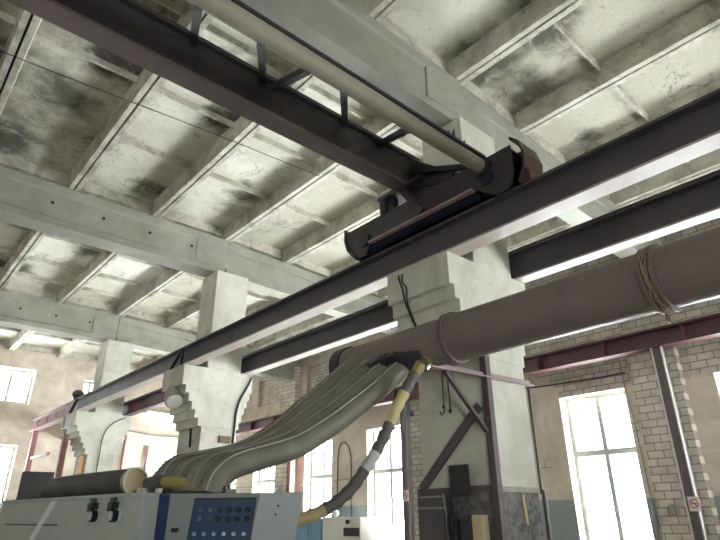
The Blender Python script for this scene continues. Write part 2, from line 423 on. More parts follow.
for a, b, c, d in LH: window('x', XL, -1, (a+b)/2, (b-a)/2, c, d)
for a, b, c, d in FH: window('y', YB, -1, (a+b)/2, (b-a)/2, c, d, 1.2)

# ribbed roof slabs: level over the hall, falling a little over the aisle
YJ = [-2.5, 3.5, 9.47, 15.5, 21.2]
XR = [4.65, 6.1, 7.5, 8.95, 10.4, 11.2]
XLs = [4.65-1.47*k for k in range(0, 10)]
XLs[:4] = [4.65, 3.15, 1.7, .25]
def drop(x): return max(0, x-4.65)*.045
cross = {0: [-1.2, .45, 2.08], 1: [4.85, 6.27, 7.68], 2: [10.72, 11.9, 13.35, 14.5], 3: [16.8, 18.1, 19.5]}
for bi in range(4):
    y0, y1 = YJ[bi], YJ[bi+1]
    deck, ribs = MB(), MB()
    for side in (XLs, XR):
        for a, b in zip(side, side[1:]):
            xa, xb = min(a, b), max(a, b); dz = -drop(xa); de = -drop(xb)
            def zx(x, z): return z + dz + (de-dz)*(x-xa)/(xb-xa)
            def slopebox(mb, x0, x1, t0, t1, ya, yb, z0, z1):
                # bottom is x0..x1 wide, top t0..t1
                mb.add([(x0,ya,zx(x0,z0)),(x1,ya,zx(x1,z0)),(x1,yb,zx(x1,z0)),(x0,yb,zx(x0,z0)),(t0,ya,zx(t0,z1)),(t1,ya,zx(t1,z1)),(t1,yb,zx(t1,z1)),(t0,yb,zx(t0,z1))],
                       [(0,3,2,1),(4,5,6,7),(0,1,5,4),(1,2,6,5),(2,3,7,6),(3,0,4,7)])
            slopebox(deck, xa, xb, xa, xb, y0, y1, 5.39, 5.54)
            slopebox(ribs, xa+.014, xa+.085, xa+.005, xa+.12, y0+.02, y1-.02, 5.1, 5.4)
            slopebox(ribs, xb-.085, xb-.014, xb-.12, xb-.005, y0+.02, y1-.02, 5.1, 5.4)
            for yy, w in ((y0+.02, .1), (y1-.12, .1)): slopebox(ribs, xa+.06, xb-.06, xa+.06, xb-.06, yy, yy+w, 5.2, 5.4)
            for yc in cross[bi]:
                w0, w1, zb = .014, .026, 5.3
                ribs.add([(xa+.08,yc-w0,zx(xa,zb)),(xb-.08,yc-w0,zx(xb,zb)),(xb-.08,yc+w0,zx(xb,zb)),(xa+.08,yc+w0,zx(xa,zb)),
                          (xa+.08,yc-w1,zx(xa,5.4)),(xb-.08,yc-w1,zx(xb,5.4)),(xb-.08,yc+w1,zx(xb,5.4)),(xa+.08,yc+w1,zx(xa,5.4))],
                         [(0,3,2,1),(4,5,6,7),(0,1,5,4),(1,2,6,5),(2,3,7,6),(3,0,4,7)])
    cl = struct(deck.build('ceiling', M['slab'])); ribs.build('slab_rib', M['rib'], cl)
struct(MB().box(XL-.6, XW+.6, YB-.6, YE+.6, 5.56, 5.66).build('roof', M['rough']))
struct(MB().box(XL-.6, XW+.6, YB-.6, -2.5, 5.2, 5.54).build('ceiling', M['rough']))

# ------------------------------------------------------------------ roof beams
where = ['nearest the camera', 'second from the camera', 'farthest from the camera']
for i, yb in enumerate((3.5, 9.47, 15.5)):
    t = thing('roof_beam', (4.62, yb, 4.36), f'grey concrete roof beam over the hall left of the columns, {where[i]}', 'beam', 'hall roof beams')
    pr = [(yb-.2,4.36),(yb+.2,4.36),(yb+.2,4.48),(yb+.175,4.51),(yb+.175,4.93),(yb+.2,4.97),(yb+.2,5.1),(yb-.2,5.1),(yb-.2,4.97),(yb-.175,4.93),(yb-.175,4.51),(yb-.2,4.48)]
    MB().prism(pr, 0, XL, 4.635).build('web_and_flanges', M['beam'], t)
    h = MB()
    for k in range(8 if i else 0): h.cyl((3.9-k*.82, yb-.18, 4.76), (3.9-k*.82, yb-.1745, 4.76), .03, 10)
    if i: h.build('lifting_hole', M['black'], t)
    MB().box(4.0, 4.635, yb-.2, yb+.2, 4.49, 4.97).build('end_block', M['beam'], t)
    t = thing('roof_beam', (4.67, yb, 4.36), f'sloping grey concrete roof beam over the right aisle, {where[i]}', 'beam', 'aisle roof beams')
    b = MB()
    for w, za, zb in ((.17, 4.40, 4.5), (.12, 4.5, 4.9), (.17, 4.9, 5.1)):
        d0, d1 = 0, drop(XW)
        b.add([(4.67,yb-w,za),(XW-.001,yb-w,za-d1),(XW-.001,yb+w,za-d1),(4.67,yb+w,za),(4.67,yb-w,zb),(XW-.001,yb-w,zb-d1),(XW-.001,yb+w,zb-d1),(4.67,yb+w,zb)],
              [(0,3,2,1),(4,5,6,7),(0,1,5,4),(1,2,6,5),(2,3,7,6),(3,0,4,7)])
    b.build('web_and_flanges', M['beam'], t)

# ------------------------------------------------------------------ columns
cols = []
cl_labels = ['pale plastered column nearest the camera, with steel bracing and black sheet on it',
             'pale plastered column in the middle of the row, with a floodlight on its corbel',
             'pale plastered column farthest away, near the end wall and red posts']
for i, y0 in enumerate((3.19, 9.15, 15.2)):
    t = thing('brick_column', (4.76, y0+.45, FL), cl_labels[i], 'column', 'row of corbelled columns')
    y1 = y0+.88
    MB().box(4.42, 5.1, y0, y1, FL, 1.42).build('shaft', M['col'], t, bevel=.012)
    n = 6; left = [(4.42, 1.42)]; right = [(5.1, 1.42)]
    for k in range(n):
        z = 1.42 + k*.134; z2 = z+.134
        xl = 4.42 - (k+1)*.43/n; xr = 5.1 + (k+1)*.26/n
        left += [(xl, z), (xl, z2)]; right += [(xr, z), (xr, z2)]
    left.append((3.99, 2.44)); right.append((5.36, 2.44))
    MB().prism(left + right[::-1], 1, y0+.004, y1-.004).build('corbel', M['col'], t, bevel=.008)
    MB().box(4.42, 5.1, y0+.002, y0+.62, 2.44, 4.36).build('upper_shaft', M['col'], t, bevel=.012)
    cols.append(t)

# ------------------------------------------------------------------ crane runway beams
def runway(x0, x1, y0, y1, label, mat, hooks=(), flm=None):
    xm = (x0+x1)/2
    t = thing('crane_runway_beam', (xm, (y0+y1)/2, 2.44), label, 'crane beam', 'steel crane runway beams')
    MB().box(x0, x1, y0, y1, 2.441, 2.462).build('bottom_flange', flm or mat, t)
    MB().box(xm-.012, xm+.012, y0, y1, 2.462, 2.758).build('web', mat, t)
    MB().box(x0, x1, y0, y1, 2.758, 2.78).build('top_flange', mat, t)
    MB().box(xm-.03, xm+.03, y0, y1, 2.78, 2.835).build('rail', M['rail'], t)
    for hy in hooks:
        MB().tube(spline([(x0-.005,hy,2.6),(x0-.06,hy,2.58),(x0-.07,hy,2.5),(x0-.03,hy,2.48)], .02), .008, 8).build('hook', M['cable'], t)
    return t
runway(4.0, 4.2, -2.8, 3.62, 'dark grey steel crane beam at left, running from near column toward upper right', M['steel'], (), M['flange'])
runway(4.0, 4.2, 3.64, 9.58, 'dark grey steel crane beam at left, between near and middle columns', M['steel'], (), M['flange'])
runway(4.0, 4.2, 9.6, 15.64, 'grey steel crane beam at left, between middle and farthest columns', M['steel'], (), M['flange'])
runway(4.0, 4.2, 15.66, 20.05, 'pinkish steel crane beam with small hooks, resting on the red posts', M['steelred'], (16.9, 17.8, 18.8))
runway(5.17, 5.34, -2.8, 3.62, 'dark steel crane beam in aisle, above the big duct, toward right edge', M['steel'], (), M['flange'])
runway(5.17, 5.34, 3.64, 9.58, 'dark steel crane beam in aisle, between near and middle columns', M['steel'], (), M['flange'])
runway(5.17, 5.34, 9.6, 15.64, 'dark red steel crane beam in aisle, between middle and farthest columns', M['darkred'])
runway(5.17, 5.34, 15.66, YE-.02, 'dark red steel crane beam in aisle, between farthest column and end wall', M['darkred'])

# ------------------------------------------------------------------ overhead crane
cr = thing('overhead_crane', (4.15, 3.4, 2.835), 'black overhead crane bridge with pale tube and wheeled end carriage on left rail', 'crane')
MB().box(XL+1, 4.12, 3.62, 3.82, 3.4, 3.43).build('bottom_flange', M['brownflange'], cr)
g = MB().box(XL+1, 4.12, 3.64, 3.66, 3.43, 3.77).box(XL+1, 4.12, 3.6, 3.84, 3.77, 3.79)
g.build('bridge_girder', M['crane'], cr)
MB().box(XL+1, 4.1, 3.58, 3.62, 3.76, 3.80).build('girder_lip', M['crane'], cr)
# pale round drive tube beside the girder
tb = MB().tube([(XL+1,2.62,3.11),(0,2.62,3.11),(2,2.62,3.115),(4.02,2.62,3.1)], [.074,.074,.074,.07], 24)
tb = tb.build('drive_tube', M['tube'], cr)
mb = MB(); mb._ring(Vector((3.86,2.62,3.1)), Vector((3.96,2.62,3.1)), .105, .03, 24); mb.build('tube_collar', M['crane'], cr)
MB().box(XL+1, 3.9, 2.56, 2.6, 3.175, 3.205).build('tube_rail', M['crane'], cr)
# horizontal zig-zag bracing between tube and girder
for a, b in ((-.15,.25),(.62,.32),(.95,1.3),(1.43,2.0),(1.83,2.13),(2.19,3.0),(2.9,3.5),(-.9,-.5),(-.3,-.7)):
    p, q = (a, 2.66, 3.06), (b, 3.62, 3.74)
    MB().bar(p, q, .06, .05).build('brace', M['crane'], cr)
# end carriage: two cheek plates with rounded noses, flanges, wheels and guards
def nose(dy=0):
    return [(2.30,3.2),(4.69,3.2),(4.69,3.1),(4.64,2.98),(4.55,2.86),(4.47,2.79),(4.36,2.79),(4.28,2.9),(2.72,2.9),(2.62,2.82),(2.5,2.74),(2.36,2.76),(2.30,2.9)]
car = MB().prism(nose(), 0, 3.93, 3.95).prism([(2.3,3.3),(4.6,3.2)]+nose()[2:], 0, 4.22, 4.24)
car.build('cheek_plate', M['crane'], cr)
MB().box(3.95, 4.22, 2.32, 4.62, 3.17, 3.19).build('top_plate', M['crane'], cr)
MB().box(3.87, 3.93, 2.75, 4.25, 2.885, 2.905).build('cheek_flange', M['pinkangle'], cr)  # highlight along the carriage edge, put into a pale flange colour
MB().box(3.952, 4.04, 2.75, 4.25, 2.85, 2.95).box(4.17, 4.218, 2.75, 4.25, 2.85, 2.95).build('lower_channel', M['blue'], cr)
for y in (2.6, 4.36):
    w = MB().cyl((4.04,y,2.965), (4.16,y,2.965), .128, 28); w.cyl((4.01,y,2.965), (4.04,y,2.965), .155, 28); w.cyl((4.16,y,2.965), (4.19,y,2.965), .155, 28)
    w.cyl((3.955,y,2.965), (4.215,y,2.965), .04, 16)
    w.build('wheel', M['blue'], cr)
    MB().cyl((3.9,y,2.985), (3.935,y,2.985), .09, 20).build('axle_cap', M['blue'], cr)
gd = [(2.3,3.3),(2.22,3.22),(2.17,3.05),(2.19,2.9),(2.26,2.78),(2.275,2.79),(2.21,2.91),(2.19,3.05),(2.235,3.2),(2.31,3.27)]
MB().prism(gd, 0, 3.94, 4.25).build('wheel_guard', M['guard'], cr)
MB().prism([(4.69,3.24),(4.71,3.24),(4.71,3.08),(4.66,2.94),(4.5,2.77),(4.47,2.79),(4.64,2.97),(4.69,3.1)], 0, 3.9, 4.25).build('wheel_guard', M['crane'], cr)
# legs and gussets carrying the girder on the carriage
for a, b in (((3.94,4.02,3.4),(3.94,4.02,3.19)), ((3.98,3.92,3.4),(3.98,3.92,3.19)), ((3.93,3.74,3.42),(3.92,3.42,2.95)), ((4.02,3.62,3.42),(3.96,3.0,3.19)), ((4.18,3.8,3.41),(4.18,3.8,3.18)), ((4.18,3.6,3.41),(4.18,3.6,3.18))):
    MB().bar(a, b, .085, .08, (1,0,0)).build('leg', M['crane'], cr)
MB().box(3.88, 4.2, 3.4, 4.08, 3.36, 3.41).build('seat_plate', M['crane'], cr)
MB().prism([(3.84,3.42),(3.62,3.77),(2.95,3.24),(3.0,3.17),(3.45,3.17)], 0, 4.0, 4.02).build('gusset', M['crane'], cr)
MB().bar((4.0,3.62,3.6), (4.0,2.75,3.22), .06, .06).build('gusset', M['crane'], cr)
for k in range(5):
    mb = MB(); x = 3.3+k*.075; mb.prism([(x,3.2),(x+.06,3.2),(x+.05,3.24+.05*((k*7)%3)),(x+.015,3.25)], 1, 2.6, 2.62)
    mb.build('contact_finger', M['crane'], cr)

# ------------------------------------------------------------------ big extraction duct along the hall
XD, ZD, RD = 3.68, 1.4, .205
du = thing('extraction_duct', (XD, 2.0, ZD-RD), 'big round grey extraction duct running along the hall in front of near column', 'duct')
MB().cyl((XD,-2.6,ZD), (XD,2.93,ZD), RD, 40).build('duct_section', M['duct'], du)
MB().cyl((XD,2.93,ZD), (XD,4.3,ZD), RD*.97, 40).build('duct_section', M['duct'], du)
mb = MB(); mb._ring(Vector((XD,2.90,ZD)), Vector((XD,2.915,ZD)), RD+.022, .03, 40); mb._ring(Vector((XD,2.945,ZD)), Vector((XD,2.96,ZD)), RD+.022, .03, 40); mb.build('flange', M['duct'], du)
mb = MB(); mb._ring(Vector((XD,1.16,ZD)), Vector((XD,1.18,ZD)), RD+.025, .03, 40); mb._ring(Vector((XD,1.24,ZD)), Vector((XD,1.26,ZD)), RD+.02, .03, 40); mb.build('flange', M['duct'], du)
for k in range(5):
    pts = []
    for j in range(49):
        a = 2*math.pi*j/48; r = RD+.013+.012*math.sin(j*1.9+k*2)
        pts.append((XD+r*math.cos(a), 1.185+.013*k+.012*math.sin(a*2+k), ZD+r*math.sin(a)))
    MB().tube(pts, .0045, 6).build('tie_wire', M['rope'], du)
mb = MB(); mb._ring(Vector((XD,4.28,ZD)), Vector((XD,4.42,ZD)), RD+.012, .02, 36); mb.build('end_collar', M['ductdark'], du)
MB().cyl((XD,4.3,ZD), (XD,4.33,ZD), RD-.005, 36).build('end_cap', M['ductdark'], du)
MB().tube([(XD-.05,3.2,ZD-.09),(XD-.07,3.62,ZD-.085)], [.13,.14], 24).build('branch_boot', M['bluepaint'], du)
for k, y in enumerate((3.5, 3.68, 3.88, 4.08)):
    MB().cyl((XD-.1,y,ZD-.06), (XD-.2,y-.015,ZD-.16), .088, 22).build('spigot', M['ductdark'], du)

# ------------------------------------------------------------------ flexible hoses
def hose(pts, r, label, group, mat, seg=20, pitch=.022, amp=.055, name='extraction_hose'):
    pth = spline(pts, pitch/2)
    rad = [r*(1+(amp if i % 2 else -amp)) for i in range(len(pth))]
    t = thing(name, tuple(pth[-1]), label, 'hose', group)
    MB().tube(pth, rad, seg).build('hose_body', mat, t)
    # the pale seam wire running along the hose
    sm = []
    for i in range(0, len(pth), 3):
        d = (pth[min(i+1,len(pth)-1)]-pth[max(i-1,0)]).normalized(); s = d.cross(Vector((0,0,1))).normalized(); u = s.cross(d)
        sm.append(pth[i] + (-s*.55+u*.84)*r*1.045)
    if name == 'extraction_hose': MB().tube(sm, .007, 6).build('seam_wire', M['wire'], t)
    return t
H1 = [(3.6,3.46,1.27),(3.514,3.486,1.18),(3.32,3.533,1.009),(3.046,3.587,.798),(2.811,3.62,.635),(2.553,3.643,.489),(2.292,3.66,.403),(2.075,3.659,.337),(1.964,3.646,.279),(1.892,3.634,.212),(1.87,3.63,.135)]
H2 = [(3.62,3.65,1.33),(3.542,3.669,1.256),(3.343,3.715,1.086),(3.089,3.758,.876),(2.865,3.785,.715),(2.614,3.803,.553),(2.36,3.814,.447),(2.143,3.813,.378),(1.95,3.802,.327),(1.855,3.778,.256),(1.81,3.76,.135)]
H3 = [(3.62,3.84,1.38),(3.563,3.856,1.333),(3.374,3.903,1.178),(3.125,3.944,.959),(2.898,3.974,.79),(2.687,3.987,.632),(2.452,3.996,.498),(2.228,3.998,.41),(1.99,3.99,.347),(1.84,3.971,.285),(1.746,3.939,.135)]
H4 = [(3.64,4.03,1.45),(3.577,4.045,1.413),(3.408,4.089,1.274),(3.165,4.132,1.056),(2.962,4.156,.881),(2.755,4.168,.707),(2.531,4.176,.55),(2.31,4.181,.45),(2.04,4.179,.383),(1.816,4.159,.315),(1.70,4.119,.135)]
hl = ['thick corrugated grey hose, lowest of the four hanging from duct to machine',
      'thick corrugated grey hose, second from the bottom of the hanging four',
      'thick corrugated grey hose, second from the top of the hanging four',
      'thick corrugated grey hose, topmost of the four hanging from duct to machine']
for p, l, r in zip((H1, H2, H3, H4), hl, (.085, .083, .08, .08)): hose(p, r, l, 'hoses hanging from the duct', M['hose'])

# narrow hose patched with coloured tape
Y = [(3.6,3.17,1.26),(3.498,3.214,1.153),(3.425,3.272,1.006),(3.352,3.326,.846),(3.277,3.377,.658),(3.191,3.434,.468),(3.095,3.497,.301),(2.982,3.571,.147),(2.833,3.666,.034),(2.672,3.763,-.027),(2.42,3.88,-.055)]
yp = spline(Y, .02); n = len(yp)
yt = thing('taped_hose', tuple(yp[-1]), 'narrow hose patched with yellow, grey and white tape, hanging from the duct', 'hose')
bands = [(0,.1,'olive'),(.1,.19,'gtape'),(.19,.34,'yellow'),(.34,.46,'gtape'),(.46,.55,'white'),(.55,.76,'gtape'),(.76,1,'tan')]
for a, b, m in bands:
    i0, i1 = int(a*(n-1)), int(b*(n-1))+1
    MB().tube(yp[i0:i1+1] if i1 < n else yp[i0:], [.047+.004*math.sin(i*1.3) for i in range(len(yp[i0:i1+1] if i1 < n else yp[i0:]))], 16).build('tape_band', M[m], yt)
mb = MB(); mb._ring(Vector((3.56,3.2,1.21)), Vector((3.53,3.205,1.18)), .066, .012, 18); mb.build('hose_clamp', M['chrome'], yt)

# ------------------------------------------------------------------ woodworking machine with its console
o = Vector((1.14,6.1,0)); e = Vector((1.42,3.62,0)); u = (e-o).normalized(); nrm = Vector((-u.y,u.x,0))
if nrm.x < 0: nrm = -nrm
L = (e-o).length; T = .14
ma = thing('woodworking_machine', tuple(o+u*L*.5+nrm*.4+Vector((0,0,FL))), 'long grey woodworking machine with gauges and blue control panel, under the hoses', 'machine')
plan = [(1.14,6.1),(1.42,3.62),(1.59,3.79),(2.1,4.4),(2.0,6.2)]
MB().prism(plan, 2, FL+.1, T-.02).build('body', M['machine'], ma, bevel=.008)
MB().prism([(x-.008 if x < 1.55 else x, y) for x, y in plan], 2, T-.02, T).build('top_plate', M['machine'], ma)
MB().fbox(o, u, nrm, .1, L-.1, .08, .7, FL, FL+.1).build('plinth', M['black'], ma)
MB().fbox(o, u, nrm, 1.13, 1.2, -.016, .0, -.45, T-.025, 1.1).build('corner_trim', M['trimwhite'], ma)
MB().fbox(o, u, nrm, .2, 1.28, -.006, .0, -.055, -.045).build('door_gap', M['black'], ma)
MB().fbox(o, u, nrm, 1.9, 2.35, -.012, .0, -.32, -.15).build('rating_plate', M['black'], ma)
p = lambda a_, b_, z_: o + u*a_ + nrm*b_ + Vector((0,0,z_))
for k, (a, cap) in enumerate(((1.88, 'green'), (2.17, 'panelblue'))):
    MB().fbox(o, u, nrm, a-.028, a+.028, -.05, -.001, .035, .088).build('regulator_body', M['black'], ma)
    MB().cyl(p(a,-.028,.088), p(a,-.028,.118), .02, 14).build('regulator_knob', M[cap], ma)
    gb = MB().cyl(p(a+.05,-.02,.008), p(a+.05,-.055,.008), .036, 22).build('gauge', M['knob'], ma)
    MB().cyl(p(a+.05,-.055,.008), p(a+.05,-.058,.008), .028, 22).build('dial', M['dial'], gb)
MB().fbox(o, u, nrm, 1.76, 2.26, -.02, -.001, -.02, .05).build('gauge_plate', M['machine'], ma)
# console
o2 = Vector((1.595,3.793,0)); e2 = Vector((2.209,3.122,0)); u2 = (e2-o2).normalized(); n2 = Vector((.57,.82,0)).normalized()
L2 = (e2-o2).length; T2 = .14
MB().fbox(o2, u2, n2, -.01, L2, .02, .7, FL, T2).build('console_body', M['console'], ma, bevel=.006)
MB().fbox(o2, u2, n2, 0, .066, -.004, .03, FL+.2, T2-.005).build('blue_strip', M['stripblue'], ma)
MB().fbox(o2, u2, n2, .105, .15, .0, .02, -.09, -.065).build('latch', M['black'], ma)
MB().fbox(o2, u2, n2, .21, .668, -.004, .02, -.5, T2-.004, .1).build('panel_frame', M['console'], ma)
MB().fbox(o2, u2, n2, .24, .65, -.012, .0, -.5, T2-.03, .1).build('panel_shadow_gap', M['black'], ma)
pn = MB().fbox(o2, u2, n2, .245, .645, -.018, -.002, -.5, T2-.04, .1).build('control_panel', M['panelblue'], ma)
MB().fbox(o2, u2, n2, .672, L2+.04, -.012, .02, -.9, T2-.002, .15).build('side_cover', M['machlight'], ma)
p2 = lambda a_, b_, z_: o2 + u2*(a_ + .1*(z_-T2)) + n2*b_ + Vector((0,0,z_))
for z in (.038, -.014):
    for k in range(6):
        a = .30 + k*.062
        if k < 2: MB().cyl(p2(a,-.018,z), p2(a,-.028,z), .012, 12).build('push_button', M['stripblue'], pn)
        else:
            kb = MB().cyl(p2(a,-.018,z), p2(a,-.034,z), .017, 14).build('knob', M['knob'], pn)
            MB().bar(p2(a-.012,-.04,z-.012), p2(a+.012,-.04,z+.012), .012, .012).build('knob_grip', M['black'], kb)
for z in (-.1, -.16):
    for k in range(6):
        a = .285 + k*.064
        MB().cyl(p2(a,-.018,z), p2(a,-.03,z), .012, 12).build('indicator', M['lampblue'], pn)
for z, a in ((.06,.80),(.01,.79)): MB().cyl(p2(a,-.012,z), p2(a,-.016,z), .007, 10).build('screw', M['knob'], ma)
MB().fbox(o2, u2, n2, .37, .50, .1, .2, T2, T2+.03).build('junction_box', M['conduit'], ma)
MB().fbox(o2, u2, n2, .36, .43, .08, .1, T2, T2+.045).build('top_block', M['black'], ma)
MB().cyl(p2(.40,.1,T2+.04), p2(.40,.1,T2+.11), .006, 8).build('antenna_pin', M['black'], ma)
# outlet stubs wrapped in olive tape
MB().tube(spline([(1.66,3.94,.215),(1.71,3.88,.215),(1.76,3.80,.205),(1.80,3.72,.185)], .03), .042, 14).build('outlet_stub', M['olive'], ma)
MB().tube(spline([(1.60,4.04,.2),(1.63,3.99,.21),(1.67,3.93,.215)], .03), .05, 14).build('outlet_stub', M['gtape'], ma)
for k in range(6):
    c = o + u*(2.27+k*.045) + nrm*(.06+.02*(k%3)); s = .010+.005*((k*5)%3)
    MB().fbox(c, u, nrm, -s, s, -s, s, T, T+s*1.6, .3).build('torn_tape', M['white' if k % 2 else 'hosedark'], ma)

# loose hose lying on the machine
lp = spline([(1.32,5.5,.195),(1.36,5.2,.22),(1.43,4.6,.225),(1.505,4.05,.225)], .011)
lt = thing('loose_hose', (1.33,4.4,T), 'short dark hose with open round end, lying on top of the machine', 'hose')
lr = [.082*(1+(.02 if i % 2 else -.02))*(1 if i > 14 else .55+.45*i/14) for i in range(len(lp))]
MB().tube(lp, lr, 24).build('hose_body', M['hosedark'], lt)
d = (lp[-1]-lp[-3]).normalized()
mb = MB(); mb._ring(lp[-1]-d*.01, lp[-1]+d*.03, .09, .012, 28); mb.build('end_ring', M['wire'], lt)
MB().cyl(lp[-1]-d*.004, lp[-1]+d*.006, .078, 24).build('hose_lining', M['tan'], lt)

# dark box standing behind the machine at the left
bx = thing('dark_cabinet', (1.58,7.0,FL), 'plain dark grey cabinet standing behind the left end of the machine', 'cabinet')
oo = Vector((1.395,6.86,0)); uu = Vector((.292,-.066,0)).normalized(); nn = Vector((.22,.975,0)).normalized()
MB().fbox(oo, uu, nn, 0, .3, 0, .4, FL, .44).build('body', M['boxdark'], bx, bevel=.01)
MB().fbox(oo, uu, nn, .015, .285, -.015, 0, FL+.1, .42).build('door', M['boxdark'], bx, bevel=.004)

# ------------------------------------------------------------------ on and around the near column
def ang(name, a, b, w, mat, label, cat='bracket', up=(0,0,1)):
    return tag(MB().angle(a, b, w, w*.18, up).build(name, M[mat]), label, cat)
br = thing('duct_bracket', (4.4,3.14,1.2), 'faded steel angle bracket under the duct, bolted across near column', 'bracket')
MB().angle((3.60,3.15,1.20), (5.16,3.15,1.25), .055, .012).build('arm', M['pinkangle'], br)
MB().bar((3.8,3.17,1.17), (4.33,3.17,.70), .028, .04, (0,1,0)).build('strut', M['angle'], br)
fr = thing('column_frame', (4.40,3.6,FL), 'brown steel angle frame with diagonal strut around the near column', 'frame')
MB().angle((4.395,3.165,1.42), (4.395,3.165,FL), .07, .012, (0,1,0)).build('corner_post', M['angle'], fr)
MB().angle((4.385,4.06,.24), (4.385,4.06,FL), .06, .012, (0,1,0)).build('corner_post', M['angle'], fr)
MB().bar((4.39,4.06,.235), (4.39,3.27,.95), .085, .03, (1,0,0)).build('strut', M['angle'], fr)
MB().bar((4.385,4.05,.205), (4.385,3.2,.215), .035, .06).build('cross_bar', M['angle'], fr)
sh = MB(); sh.fbox((4.33,3.53,0), Vector((.12,-1,0)).normalized(), Vector((1,.12,0)).normalized(), -.105, .105, 0, .012, .155, .43)
tag(sh.build('black_sheet', M['sheet']), 'black rubber sheet hanging on the near column above the dark cabinet', 'sheet')
cb = thing('electrical_cabinet', (4.34,3.75,FL), 'dark grey electrical cabinet standing against the left face of near column', 'cabinet')
MB().box(4.27, 4.375, 3.66, 3.99, FL, .17).build('body', M['cabinet'], cb, bevel=.006)
MB().box(4.258, 4.27, 3.68, 3.97, -.75, .14).build('door', M['cabinet'], cb, bevel=.003)
MB().box(4.262, 4.27, 3.67, 3.98, .15, .165).build('top_strip', M['conduit'], cb)
cd = thing('cable_conduit', (4.24,3.64,FL), 'thin pale conduit with a side branch on the dark cabinet of near column', 'conduit')
MB().tube(spline([(4.25,3.66,.19),(4.25,3.65,.05),(4.25,3.63,-.2),(4.25,3.62,FL)], .1), .011, 8).build('riser', M['conduit'], cd)
MB().cyl((4.25,3.99,.06), (4.25,3.65,.06), .010, 8).build('side_branch', M['conduit'], cd)
cw = MB()
for k in range(6):
    a = k*.9; cw.tube(spline([(4.24,3.66-.02*k,.2-.02*k),(4.22,3.58-.01*k,.15-.05*k),(4.23,3.6+.02*math.sin(a),.0-.06*k),(4.24,3.56-.02*k,-.2-.05*k)], .04), .006, 6)
tag(cw.build('cable_bundle', M['cable']), 'tangle of thin dark cables hanging beside the pale conduit on near column', 'cables')
pk = thing('wooden_crate', (4.28,3.42,FL), 'pale wooden crate with open dark side in front of near column', 'crate')
MB().box(4.28, 4.37, 3.27, 3.38, FL, -.0).build('front_board', M['cream'], pk)
MB().box(4.27, 4.37, 3.385, 3.5, FL, -.04).build('side_board', M['boxdark'], pk)
tag(MB().bar((4.80,3.18,.165), (4.825,3.18,-.085), .035, .02, (0,1,0)).build('wooden_batten', M['wood']), 'small pale wooden batten on grey lower band of near column', 'batten')
pc = thing('wall_pipe', (5.14,3.15,FL), 'dark vertical pipe down the right edge of the near column', 'pipe')
MB().cyl((5.112,3.17,1.2), (5.112,3.17,.18), .012, 8).build('upper_length', M['cable'], pc)
MB().cyl((5.125,3.155,.22), (5.125,3.155,FL), .02, 12).build('lower_length', M['angle'], pc)
MB().box(4.44, 5.1, 3.175, 3.19, .19, .235).build('ledge', M['beam'], pc)
bpy.data.objects['ledge'].parent = cols[0]; bpy.data.objects['ledge'].location = pc.location - cols[0].location
for k, (y, z1, l) in enumerate(((3.715,1.25,'thin wire hook hanging on near column, left of the pair'), (3.65,1.25,'thin wire hook hanging on near column, right of the pair'))):
    x = 4.405
    p = spline([(x,y,1.39),(x,y+.005,1.2),(x-.005,y,1.0),(x-.005,y-.005,.96),(x-.01,y+.02,.925),(x-.01,y+.045,.94),(x-.01,y+.05,.965)] if k == 0 else [(x,y,1.39),(x-.002,y-.01,1.15),(x-.005,y-.015,.96),(x-.01,y-.015,.93)], .03)
    t = thing('wire_hook', (x,y,.93), l, 'hook', 'wire hooks on the near column')
    MB().tube(p, .006, 6).build('wire', M['cable'], t); MB().sphere((x-.008, y+.003-.018*k, 1.0 if k == 0 else .95), .016, 8).build('knot', M['cable'], t)
w = thing('corbel_wire', (4.2,3.8,2.0), 'dark stiff wires tied round the stepped corbel of near column', 'wire')
for dx in (0,.06):
    pts = [(3.98,3.88-dx,2.38),(3.978,3.85-dx*.5,2.28),(3.975,3.82-dx,2.2),(4.0,3.8-dx*.4,2.03),(4.17,3.79-dx*.3,1.72),(4.34,3.77-dx*.6,1.46)]
    MB().tube(spline(pts, .05), .009, 6).build('strand', M['cable'], w)

# ------------------------------------------------------------------ on the middle column
fl_ = thing('floodlight', (4.05,9.1,1.75), 'round pale floodlight hanging under the corbel of the middle column', 'floodlight')
mb = MB().tube([(4.03,9.62,2.12),(4.03,9.56,2.02),(4.02,9.5,1.93),(4.01,9.44,1.84)], [.07,.13,.16,.17], 22); mb.build('housing', M['conduit'], fl_)
MB().tube([(4.01,9.44,1.84),(4.005,9.42,1.81)], [.15,.13], 22).build('lens', M['lampglass'], fl_)
MB().bar((4.03,9.64,2.1), (4.1,9.64,2.25), .03, .03, (0,1,0)).build('mount', M['angle'], fl_)
tag(MB().tube(spline([(4.3,9.72,1.86),(4.37,9.66,1.62),(4.405,9.55,1.48),(4.408,9.5,1.3),(4.408,9.48,1.1)], .05), .022, 8).build('column_cable', M['cable']), 'thick black cable bent down the left face of middle column', 'cable')
tag(MB().tube(spline([(5.34,9.135,2.4),(5.25,9.135,2.2),(5.12,9.135,1.95),(5.06,9.135,1.7),(5.05,9.135,1.4),(5.04,9.135,.9),(5.03,9.135,-1.55)], .05), .02, 8).build('column_cable', M['cable']), 'long black cable down the right edge of middle column', 'cable')
tag(MB().box(4.76, 4.99, 9.11, 9.152, 1.17, 1.29).build('cable_box', M['brownplate'], bevel=.004), 'small brown box fixed on the front of middle column', 'box')
gs = thing('beam_stay', (4.0,9.5,2.5), 'dark diagonal steel stay at beam joint above the middle column corbel', 'stay')
MB().bar((3.98,9.7,2.45), (3.98,9.3,2.74), .03, .06, (1,0,0)).build('stay_bar', M['rail'], gs)
MB().bar((3.98,9.28,2.45), (3.98,9.28,2.75), .03, .05, (1,0,0)).build('stay_bar', M['rail'], gs)
